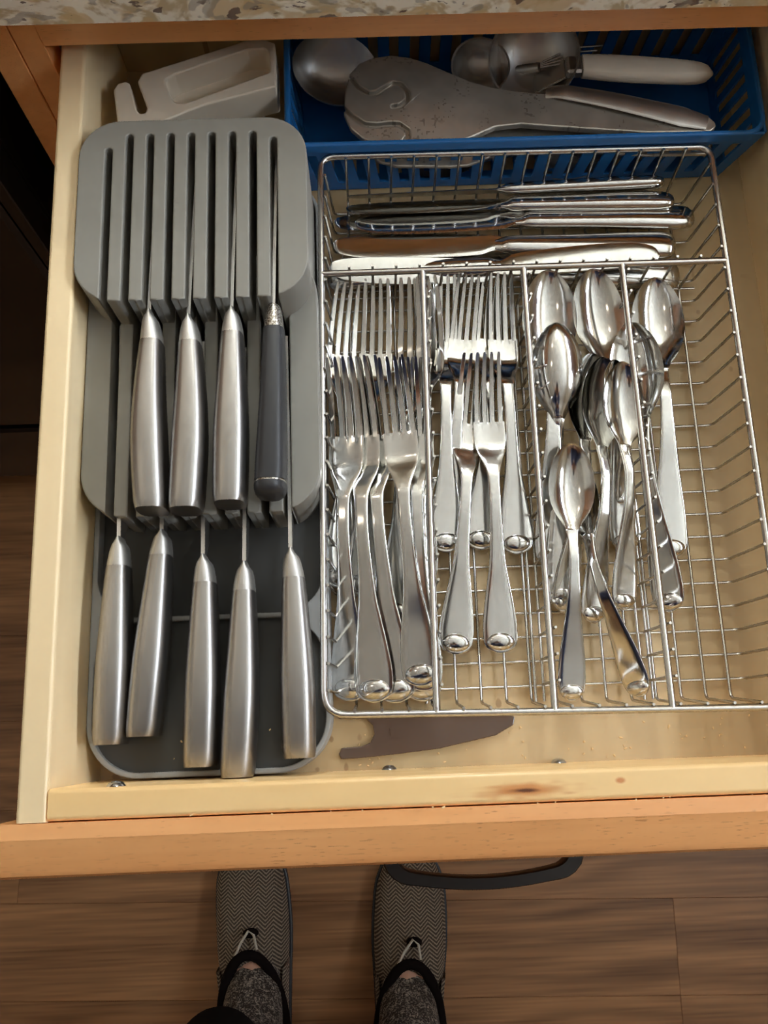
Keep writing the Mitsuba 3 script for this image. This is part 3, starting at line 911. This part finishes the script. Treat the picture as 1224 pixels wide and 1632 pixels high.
add('blue_basket__rim', bevel_extrude(outer.difference(inner), BZ - .007, BZ, .0012, 3), 'basket_blue', 40)


def place(mesh, tip, end, roll):
    M, L = frame(tip, end, roll)
    mesh.apply_transform(M)
    return mesh


def big_spoon(bw, bl, dep, L, th=.0018):
    q = (1 - np.cos(np.linspace(0, np.pi, 36))) / 2
    d = q * bl
    W = np.maximum(bw * np.sqrt(np.clip(1 - (2 * q - 1) ** 2, 0, 1)), .0042 * (q > .5) + .0015)
    dp = dep * np.sqrt(np.clip(1 - (2 * q - 1) ** 2, 0.0004, 1))
    bowl = plate(d, W, -dp, dp, d * 0 + th, L, 25)
    dh = np.linspace(bl - .004, L, 20)
    hq = (dh - bl) / (L - bl)
    handle = plate(dh, interp(hq, [-.1, .1, .5, .9, 1], [.006, .0048, .0055, .0095, .004]), .012 * np.sin(np.pi * np.clip(hq, 0, 1)) - .0004, dh * 0, dh * 0 + .0024, L, 11, edge=.0004)
    return bowl, handle


SERVE = [
 ('serving_spoon', 'large steel serving spoon with oval bowl at the left end of the blue basket', 'spoon', (.027, .024, .060, .215), (.004, .405, .044), (.200, .352, .012), -4),
]
for nm, lab, ct_, (bw, dp, bl, L), tip, end, roll in SERVE:
    bowl, handle = big_spoon(bw, bl, dp, L)
    key = newkey(nm)
    tag(key, lab, ct_)
    M, ln = frame(tip, end, roll)
    s = ln / L
    S = np.diag([s, s, s, 1.0])
    for part, m in (('bowl', bowl), ('handle', handle)):
        m.apply_transform(S)
        m.apply_transform(M)
        add(f'{key}__{part}', m, 'worn_steel', 45)

# pewter salad server: a fish-shaped head with cut lips and a handle that flows out of it, as two layers
HEAD = [(.0375, .3735), (.0405, .3860), (.0470, .3945), (.0560, .3985), (.0680, .4000), (.0800, .3975), (.0920, .3920), (.1040, .3850), (.1180, .3780), (.1320, .3735), (.1480, .3705), (.2000, .3640), (.2480, .3550), (.2700, .3460), (.2760, .3390), (.2700, .3345), (.2300, .3360), (.1800, .3425), (.1500, .3460), (.1330, .3440), (.1180, .3370), (.1080, .3330), (.0950, .3320), (.0600, .3330), (.0480, .3370), (.0400, .3450), (.0360, .3560)]
hp = sg.Polygon(HEAD).buffer(.004).buffer(-.008).buffer(.004)
cut1 = sg.LineString([(0.0402, 0.3841), (0.0425, 0.3812), (0.0458, 0.3749), (0.0523, 0.3690), (0.0575, 0.3689), (0.0629, 0.3727), (0.0683, 0.3761), (0.0735, 0.3745), (0.0774, 0.3692), (0.0777, 0.3631), (0.0729, 0.3585), (0.0676, 0.3579)]).buffer(.0013)
cut2 = sg.LineString([(0.0324, 0.3655), (0.0347, 0.3621), (0.0413, 0.3535), (0.0488, 0.3472), (0.0567, 0.3456), (0.0645, 0.3462), (0.0711, 0.3456), (0.0762, 0.3417), (0.0766, 0.3371), (0.0730, 0.3331)]).buffer(.0013)
lower = hp.buffer(-.0006)
upper = hp.difference(cut1).difference(cut2)


def domed(poly, th, lift):
    m = bevel_extrude(poly, 0, th, min(.0010, th * .4), 2)
    m = m.subdivide_to_size(.007, max_iter=8)
    v = m.vertices
    c_ = np.array([.078, .364])
    r2 = ((v[:, :2] - c_) ** 2 / np.array([.05, .036]) ** 2).sum(1)
    v[:, 2] += lift + .007 * np.exp(-r2 * .8) + np.clip(v[:, 0] - .12, 0, 1) * .03
    m.vertices = v
    return m


t = tag('salad_server', 'tarnished pewter salad server with wavy cut lips and long handle', 'salad server')
add('salad_server__back_plate', domed(lower, .0020, .0395), 'tarnished_metal', 40)
for g in sorted(getattr(upper, 'geoms', [upper]), key=lambda g: -g.area):
    add('salad_server__face' if g.area > .003 else 'salad_server__lip', domed(g, .0030, .0414), 'tarnished_metal', 40)
low2 = affinity.translate(affinity.scale(hp, .96, .93, origin=(.2, .35)), .004, -.008)
m = domed(low2, .0020, .0290)
k = add('salad_fork', m, 'tarnished_metal', 40)
tag(k, 'second pewter server lying underneath the one with cut lips', 'salad server')

# knife with white handle
t = tag('utility_knife', 'white handled knife lying at the right in the blue basket', 'knife')
lp = []
for q in np.linspace(0, 1, 22):
    x = .1935 + .0855 * q
    y = .3900 - .0085 * q - .004 * math.sin(np.pi * q) * 0
    w = float(interp(q, [0, .3, .8, .95, 1], [.0075, .0090, .0078, .0050, .0012]))
    a = superloop(0, 0, 0, w, .0062 * min(1, w / .006), 2.3, 18)
    lp.append(np.stack([np.full(len(a), x), y + a[:, 0], .044 + a[:, 2]], 1))
add('utility_knife__handle', loft(lp), 'bone_plastic', 45)
add('utility_knife__bolster', rbox(.183, .1938, .3835, .3965, .040, .0475, .0015), 'worn_steel')
m = rbox(-.024, 0, .3850, .3990, -.0008, .0008, .0003)
m.apply_transform(trimesh.transformations.rotation_matrix(math.radians(-38), [0, 1, 0]))
m.apply_translation([.1835, 0, .0400])
add('utility_knife__blade', m, 'worn_steel')

# serving fork handles, whisk tines, long spoon with copper sheen
t = tag('whisk', 'bundle of thin whisk wires behind the white knife handle', 'whisk')
for i in range(4):
    y = .3975 + i * .0036
    add('whisk__wire', tube([(.168, .397 + i * .001, .036), (.19, y, .040), (.206 + .004 * (i % 2), y + .001, .040)], .0007, 6), 'worn_steel', 60)
add('whisk__handle', tube([(.13, .412, .012), (.168, .3990, .034)], .003, 10), 'worn_steel', 50)

def deep_bowl(r, dep, th):
    """Round ladle bowl, open at the top, with a rolled rim."""
    a = np.linspace(0, 2 * np.pi, 36, endpoint=False)
    prof = [(r * math.sin(q), -dep * math.cos(q)) for q in np.linspace(.04, np.pi / 2, 14)]
    prof = [(x, z) for x, z in prof] + [(r + .0012, .0004), (r + .0010, -.0010)] + [(max(x + th * .6, .001), z - th) for x, z in prof[::-1][1:]]
    return loft([[(x * math.cos(b), x * math.sin(b), z) for b in a] for x, z in prof])


for lab, c_, r_, dp, tilt, turn, hpath, hw_ in (
    ('round steel ladle with thick rim and handle slanting to the front right', (.1610, .3935, .0500), .0285, .024, 16, 12, [(.168, .369, .046), (.176, .3675, .049), (.205, .3600, .050), (.240, .3490, .0505), (.268, .3400, .050)], .0062),
    ('dark small ladle bowl behind the pewter salad server', (.1275, .3960, .040), .0185, .016, 10, 0, [(.1275, .379, .038), (.128, .372, .036), (.135, .352, .024), (.140, .338, .014)], .0040)):
    key = newkey('ladle')
    tag(key, lab, 'ladle')
    m = deep_bowl(r_, dp, .0014)
    m.apply_transform(trimesh.transformations.rotation_matrix(math.radians(tilt), [1, 0, 0]))
    m.apply_transform(trimesh.transformations.rotation_matrix(math.radians(-turn), [0, 1, 0]))
    m.apply_translation(c_)
    add(f'{key}__bowl', m, 'worn_steel', 45)
    pth = fillet(hpath, .02, 5)
    tgs = np.gradient(pth, axis=0)
    tgs /= np.linalg.norm(tgs, axis=1, keepdims=True)
    lp = []
    for q, (P_, t_) in enumerate(zip(pth, tgs)):
        sd = np.cross(t_, [0, 0, 1.0]); sd /= np.linalg.norm(sd)
        up = np.cross(sd, t_)
        w = hw_ * (.75 + .5 * q / len(pth)) * (1 if q < len(pth) - 1 else .7)
        lp.append([P_ + sd * w * x_ + up * z_ for x_, z_ in ((-1, 0), (-.8, .0012), (0, .0020), (.8, .0012), (1, 0), (.8, -.0010), (-.8, -.0010))])
    add(f'{key}__handle', loft(lp), 'worn_steel', 45)
for i, (a, b, lab) in enumerate([((.075, .350, .006), (.215, .349, .012), 'steel serving piece low in the basket behind the front slots, nearest the front'), ((.165, .343, .006), (.285, .352, .016), 'steel serving piece low in the basket towards its right end'), ((.115, .362, .008), (.235, .3555, .020), 'steel serving piece under the pewter server handle')]):
    L = math.dist(a, b)
    bowl, handle = big_spoon(.014, .05, .006, L)
    key = newkey('serving_spoon')
    tag(key, lab, 'spoon')
    for part, m in (('bowl', bowl), ('handle', handle)):
        add(f'{key}__{part}', place(m, a, b, 0), 'worn_steel', 45)

# bone coloured plastic holder behind the organizer
P = [(-.1085, .3690), (-.1060, .3735), (-.1010, .3750), (-.0985, .3735), (-.0938, .3545), (-.0915, .3510), (-.0880, .3515), (-.0870, .3550), (-.0935, .3745), (-.0910, .3805), (-.0240, .4035), (-.0150, .4045), (-.0065, .4005), (-.0060, .3820), (-.0060, .3680), (-.0500, .3560), (-.0600, .3520), (-.0760, .3450), (-.0960, .3360), (-.1040, .3350)]
poly = sg.Polygon(P).buffer(-.0018).buffer(.0036).buffer(-.0018)
pocket = sg.Polygon([(-.0765, .3745), (-.0700, .3790), (-.0240, .3960), (-.0120, .3960), (-.0100, .3900), (-.0098, .3790), (-.0640, .3575), (-.0700, .3590)]).buffer(-.003).buffer(.003)
t = tag('plastic_holder', 'off white plastic holder with long pocket wedged behind the knife organizer', 'holder')
hm = [bevel_extrude(poly.difference(pocket), .036, .060, .0012, 3)]
hm.append(bevel_extrude(pocket.buffer(.0015), .036, .042, .0003, 1))
add('plastic_holder__body', cat(hm), 'bone_plastic', 40)
for q in ((-.10, -.094, .345, .365), (-.03, -.02, .380, .398)):
    add('plastic_holder__foot', rbox(*q, 0, .0405, .001), 'bone_plastic')

# dark plastic blade guard in front of the wire tray
P = [(.021, -.0419), (.0229, -.0385), (.034, -.0381), (.0396, -.0362), (.0423, -.0312), (.0414, -.0262), (.0374, -.0224), (.0212, -.0218), (.0208, -.0180), (.118, -.0216), (.1253, -.0245), (.1242, -.0290), (.1135, -.0346), (.0799, -.0409), (.0577, -.0429), (.0338, -.0445), (.0224, -.0448)]
poly = sg.Polygon(P).buffer(-.0008).buffer(.0016).buffer(-.0008)
t = tag('blade_guard', 'dark brown plastic blade guard lying flat in front of the wire tray', 'blade guard')
add('blade_guard__body', bevel_extrude(poly, .0003, .0034, .0005, 2), 'guard_plastic', 40)
add('blade_guard__stud', trimesh.creation.cylinder(.0042, .001, sections=20, transform=trimesh.transformations.translation_matrix((.0555, -.0300, .0037))), 'guard_plastic')

# crumbs
rng = np.random.default_rng(11)
ms = []
for i in range(90):
    x, y, z = rng.uniform(.03, .30), rng.uniform(-.050, -.028), .0004
    if i > 62: x, y, z = rng.uniform(-.11, .30), IY0 - .0155 + rng.normal(0, .0006), RIM + .0006
    if i > 78: x, y, z = rng.uniform(-.08, .01), rng.uniform(-.044, -.02), .0270
    r = rng.uniform(.0002, .0006)
    e = trimesh.creation.icosphere(subdivisions=1)
    e.apply_scale(np.array([r * rng.uniform(1, 2.4), r, r * .6]))
    e.apply_transform(trimesh.transformations.rotation_matrix(rng.uniform(0, 3.1), [0, 0, 1]))
    e.apply_translation([x, y, z + r * .4])
    ms.append(e)
k = add('crumbs', cat(ms), 'crumb')
tag(k, 'scattered pale crumbs in the front of the drawer', 'crumbs', kind='stuff')

# ------------------------------------------------------------------ the person taking the picture
def skeleton(bones, edge=.012, it=12):
    parts = []
    for a, ra, b, rb in bones:
        parts.append(m3.Manifold.batch_hull([m3.Manifold.sphere(ra, 20).translate(tuple(map(float, a))), m3.Manifold.sphere(rb, 20).translate(tuple(map(float, b)))]))
    u = m3.Manifold.batch_boolean(parts, m3.OpType.Add).refine_to_length(edge)
    q = u.to_mesh()
    m = trimesh.Trimesh(q.vert_properties[:, :3], q.tri_verts, process=True)
    trimesh.smoothing.filter_taubin(m, iterations=it)
    return m


FL, FR = np.array([-.124, -.402, FZ]), np.array([.070, -.420, FZ])     # ankles over the floor
HP = np.array([-.030, -.47, FZ + .86])
person = tag('person', 'person standing at the drawer in grey slippers, dark trousers and navy top', 'person')
legs, pants = [], []
for F, s in ((FL, -1), (FR, 1)):
    hip = HP + np.array([s * .085, 0, 0])
    knee = (F + hip) / 2 + np.array([0, .03, .04])
    ank = F + np.array([0, 0, .10])
    pants += [(hip, .088, knee, .066), (knee, .066, F + np.array([-.018, .036 if s < 0 else .024, .218]), .049)]
    legs += [(hip, .070, knee, .050), (knee, .050, ank, .036), (ank, .036, F + np.array([0, .09, .045]), .028)]
CH = HP + np.array([0, .13, .44])
NK = CH + np.array([0, .02, .13])
HD = NK + np.array([0, .085, .10])
torso = [(HP, .115, HP + np.array([0, 0, .22]), .105), (HP + np.array([0, 0, .22]), .105, CH + np.array([0, 0, -.06]), .118)]
SL, SR = CH + np.array([-.165, 0, .05]), CH + np.array([.165, 0, .05])
torso += [(SL, .058, SR, .058), (CH + np.array([-.07, 0, -.1]), .10, CH + np.array([.07, 0, -.1]), .10)]
PH = CAM - np.array([0, 0, Z0]) + RM[:, 2] * .010 - RM[:, 1] * .052 + RM[:, 0] * .010   # middle of the phone
HL, HR = PH - RM[:, 0] * .075 - RM[:, 1] * .035 + RM[:, 2] * .01, PH + RM[:, 0] * .075 - RM[:, 1] * .035 + RM[:, 2] * .01
EL, ER = SL + np.array([-.05, .09, -.27]), SR + np.array([.05, .09, -.27])
arms = [(SL, .052, EL, .042), (SR, .052, ER, .042), (EL, .042, HL - np.array([0, .05, 0]), .034), (ER, .042, HR - np.array([0, .05, 0]), .034)]
skin_b = legs + [(HP, .09, CH, .09), (CH, .07, NK, .052), (NK, .052, HD - np.array([0, 0, .05]), .05), (SL, .045, SR, .045)]
skin_b += [(a, ra * .8, b, rb * .8) for a, ra, b, rb in arms[:2]] + [(EL, .034, HL - np.array([0, .05, 0]), .026), (ER, .034, HR - np.array([0, .05, 0]), .026)]
skin_b += [(HD + np.array([0, -.01, .02]), .085, HD + np.array([0, .03, -.04]), .062), (HD + np.array([0, .085, -.01]), .016, HD + np.array([0, .09, -.035]), .018)]
for Hd, s in ((HL, -1), (HR, 1)):
    w = Hd - np.array([0, .05, 0])
    skin_b += [(w, .024, Hd, .030)]
    for j in range(4):                                              # fingers curl behind the phone's edge
        a = Hd + RM[:, 1] * (.030 - j * .019) - RM[:, 0] * s * .004 - RM[:, 2] * .008
        b = a - RM[:, 0] * s * .030 - RM[:, 2] * (.006)
        c_ = b - RM[:, 0] * s * .016 + RM[:, 2] * .001
        if np.linalg.norm(c_ + np.array([0, 0, Z0]) - CAM) < .03: continue
        skin_b += [(a, .0095, b, .0085), (b, .0085, c_, .0075)]
    a = Hd + RM[:, 2] * .012 + RM[:, 1] * .01
    skin_b += [(a, .012, a - RM[:, 0] * s * .03 + RM[:, 1] * .03, .009)]
add('person__body', skeleton(skin_b, .011, 8), 'skin', True)
add('person__trousers', skeleton(pants + [(HP + np.array([-.03, 0, .0]), .118, HP + np.array([.03, 0, .06]), .112)], .014, 10), 'black_cloth', True)
add('person__top', skeleton([(a, ra + .012, b, rb + .012) for a, ra, b, rb in torso + arms] + [(CH, .085, NK - np.array([0, 0, .05]), .066)], .014, 10), 'navy_cloth', True)
hc = [(HD + np.array([0, -.025, .035]), .088, HD + np.array([0, -.03, -.03]), .078), (HD + np.array([0, .02, .055]), .07, HD + np.array([0, -.03, .05]), .08)]
add('person__hair', skeleton(hc, .012, 6), 'hair', True)
for s_ in (-1, 1):
    add('person__eye', ellipsoid(HD + np.array([s_ * .030, .062, .012]), (.013, .012, .010)), 'eye_white', True)
    add('person__eye__iris', ellipsoid(HD + np.array([s_ * .030, .0715, .010]), (.006, .004, .006)), 'hair', True)
    add('person__ear', ellipsoid(HD + np.array([s_ * .083, -.012, .005]), (.010, .018, .028)), 'skin', True)
add('person__mouth', ellipsoid(HD + np.array([0, .083, -.062]), (.022, .008, .006)), 'lip_red', True)
for F in (FL, FR):
    sk = [(F + np.array([0, .074, .050]), .032, F + np.array([0, .045, .074]), .037), (F + np.array([0, .045, .074]), .037, F + np.array([0, .014, .102]), .041), (F + np.array([0, .014, .102]), .041, F + np.array([0, .006, .128]), .042), (F + np.array([0, 0, .08]), .036, F + np.array([0, -.045, .045]), .034)]
    add('person__sock', skeleton(sk, .006, 8), 'marl_wool', True)


def slipper(F, s, turn):
    """Wool slipper: upper as one lofted shell, sole, felt collar, cord with toggle. F is the ankle; +y is the toe."""
    key = newkey('slipper')
    tag(key, 'grey herringbone wool slipper with black felt collar on the ' + ('left' if s < 0 else 'right') + ' foot', 'slipper')
    ys = np.r_[np.linspace(.235, .19, 8), np.linspace(.175, .03, 14)]
    R4 = trimesh.transformations.rotation_matrix(math.radians(turn), [0, 0, 1])

    def fin(m):
        m.apply_transform(R4)
        m.apply_translation(F)
        return m
    W = lambda y: interp(-y, [-.235, -.230, -.215, -.18, -.13, -.06, .0, .045, .07, .075], [.006, .020, .035, .0455, .0475, .0425, .038, .036, .022, .006])   # noqa: E731
    Ht = lambda y: interp(-y, [-.235, -.21, -.15, -.095, -.05, .075], [.026, .043, .056, .074, .056, .055])   # noqa: E731
    lp = []
    for y in np.r_[np.linspace(.2349, .19, 10), np.linspace(.18, .06, 16)]:
        w, h = float(W(y)), float(Ht(y))
        a = np.linspace(0, np.pi, 19)
        arc = np.stack([w * np.cos(a) * (1 + .06 * np.sin(a)), np.full(19, y), .012 + (h - .012) * np.sin(a) ** .75], 1)
        base = [(-w * .93, y, .004), (w * .93, y, .004)]
        lp.append(np.vstack([arc, base]))
    add(key + '__upper', fin(loft(lp)), 'herringbone_wool', 60)
    # sides of the heel part: a wall that follows the outline
    out = [(float(W(y)), y) for y in np.linspace(.085, -.0745, 24)]
    outline = out + [(-x, y) for x, y in out[::-1]]
    lp = []
    for x, y in outline:
        q = np.array([x, y]); nrm = np.array([x, (y - .02) * .35]); nrm /= np.linalg.norm(nrm) + 1e-9
        i = q - nrm * .005
        lp.append([(x, y, .004), (x + nrm[0] * .002, y, .03), (x, y, .055), (i[0], i[1], .055), (i[0], i[1], .004)])
    add(key + '__quarter', fin(loft(lp)), 'herringbone_wool', 60)
    so = [(float(W(y)) + .002, y) for y in np.linspace(.234, -.0745, 40)]
    sole = sg.Polygon(so + [(-x, y) for x, y in so[::-1]]).buffer(.0015)
    add(key + '__sole', fin(bevel_extrude(sole, 0.0006, .008, .002, 2)), 'black_rubber', 40)
    pth = []
    for a in np.linspace(-.28, 1.28, 33) * np.pi:
        x = .0405 * math.cos(a)
        y = .012 + (.095 if math.sin(a) > 0 else .085) * math.sin(a)
        z = .060 + .022 * max(0, math.sin(a)) ** 2
        pth.append((x, y, z))
    add(key + '__collar', fin(tube(pth, .0065, 8)), 'collar_felt', 60)
    add(key + '__toggle', fin(ellipsoid((.004, .130, .070), (.010, .006, .006))), 'collar_felt', True)
    add(key + '__cord', fin(tube([(-.016, .106, .079), (-.008, .121, .079), (.002, .134, .077), (.009, .129, .079), (.012, .112, .080)], .0018, 6)), 'cord_grey', 60)


slipper(FL, -1, 3)
slipper(FR, 1, -3)

phone = tag('phone', 'dark phone held in both hands above the drawer', 'phone')
pm = rbox(-.037, .037, -.075, .075, -.004, .004, .002)
M = np.eye(4)
M[:3, :3] = RM
M[:3, 3] = CAM - np.array([0, 0, Z0]) + RM[:, 2] * .012 - RM[:, 1] * .055 + RM[:, 0] * .022
pm.apply_transform(M)
add('phone__body', pm, 'black_gloss')

# ------------------------------------------------------------------ ceiling lamps and what the steel mirrors
def lamp(name, lab, x, y, r, L, drop):
    key = newkey(name)
    tag(key, lab, 'lamp', 'ceiling spots' if r < .1 else None)
    a = np.linspace(0, 2 * np.pi, 24, endpoint=False)
    disc = TM(np.vstack([np.stack([x + r * np.cos(a), y + r * np.sin(a), np.full(24, H - drop)], 1), [[x, y, H - drop]]]), [[i, 24, (i + 1) % 24] for i in range(24)])
    add(key + '__diffuser', disc, 'white_plastic', emitter={'type': 'area', 'radiance': {'type': 'rgb', 'value': list(L)}})
    lp = [[(x + q * math.cos(b), y + q * math.sin(b), z) for b in a] for q, z in ((r * 1.02, H - drop - .003), (r * 1.15, H - drop - .003), (r * 1.15, H - .001), (r * 1.02, H - .001))]
    add(key + '__housing', loft(lp, closed=True), 'white_paint', 40)


tag('pendant_lamp', 'white glass globe hanging from the ceiling beyond the counter', 'lamp')
gl = trimesh.creation.icosphere(subdivisions=3, radius=.14)
gl.apply_translation((.25, 1.75, H - .55))
add('pendant_lamp__globe', gl, 'white_plastic', True, emitter={'type': 'area', 'radiance': {'type': 'rgb', 'value': list(GLOBE_L)}})
add('pendant_lamp__rod', tube([(.25, 1.75, H), (.25, 1.75, H - .415)], .008, 8), 'black_matte', 60)
for x, y in ((-.85, .35), (-.70, 1.2)):
    lamp('ceiling_spot', 'recessed ceiling spot over the counter' if y < 1 else 'recessed ceiling spot further beyond the counter', x, y, .045, SPOT_L, .004)
t = tag('tall_cabinet', 'tall dark wooden cabinets along the left wall', 'cabinet')
add('tall_cabinet__body', slab(X0 + .001, X0 + .58, .4, 2.4, FZ, 1.40), 'walnut')
for i in range(4):
    add('tall_cabinet__door', rbox(X0 + .581, X0 + .60, .41 + i * .5, .89 + i * .5, FZ + .1, 1.38, .003), 'walnut')
t = tag('sideboard', 'dark wooden sideboard under the window on the right', 'cabinet')
add('sideboard__body', cat([slab(X1 - .32, X1 - .001, .12, 2.6, FZ, .76), slab(X1 - .32, X1 - .001, -1.3, .119, FZ, .10)]), 'walnut')
for i in range(4):
    add('sideboard__door', rbox(X1 - .34, X1 - .321, .125 + i * .615, .73 + i * .615, FZ + .08, .74, .003), 'walnut')
for i in range(2):
    add('sideboard__door', rbox(X1 - .34, X1 - .321, -1.295 + i * .705, -.60 + i * .705, FZ + .08, .08, .003), 'walnut')
t = tag('pantry_cabinet', 'row of dark wooden pantry cabinets behind the person', 'cabinet')
add('pantry_cabinet__body', slab(-1.6, 1.3, -1.9, -1.35, FZ, 1.45), 'walnut')
for i in range(5):
    add('pantry_cabinet__door', rbox(-1.6 + i * .58 + .004, -1.6 + (i + 1) * .58 - .004, -1.349, -1.33, FZ + .1, 1.43, .003), 'walnut')
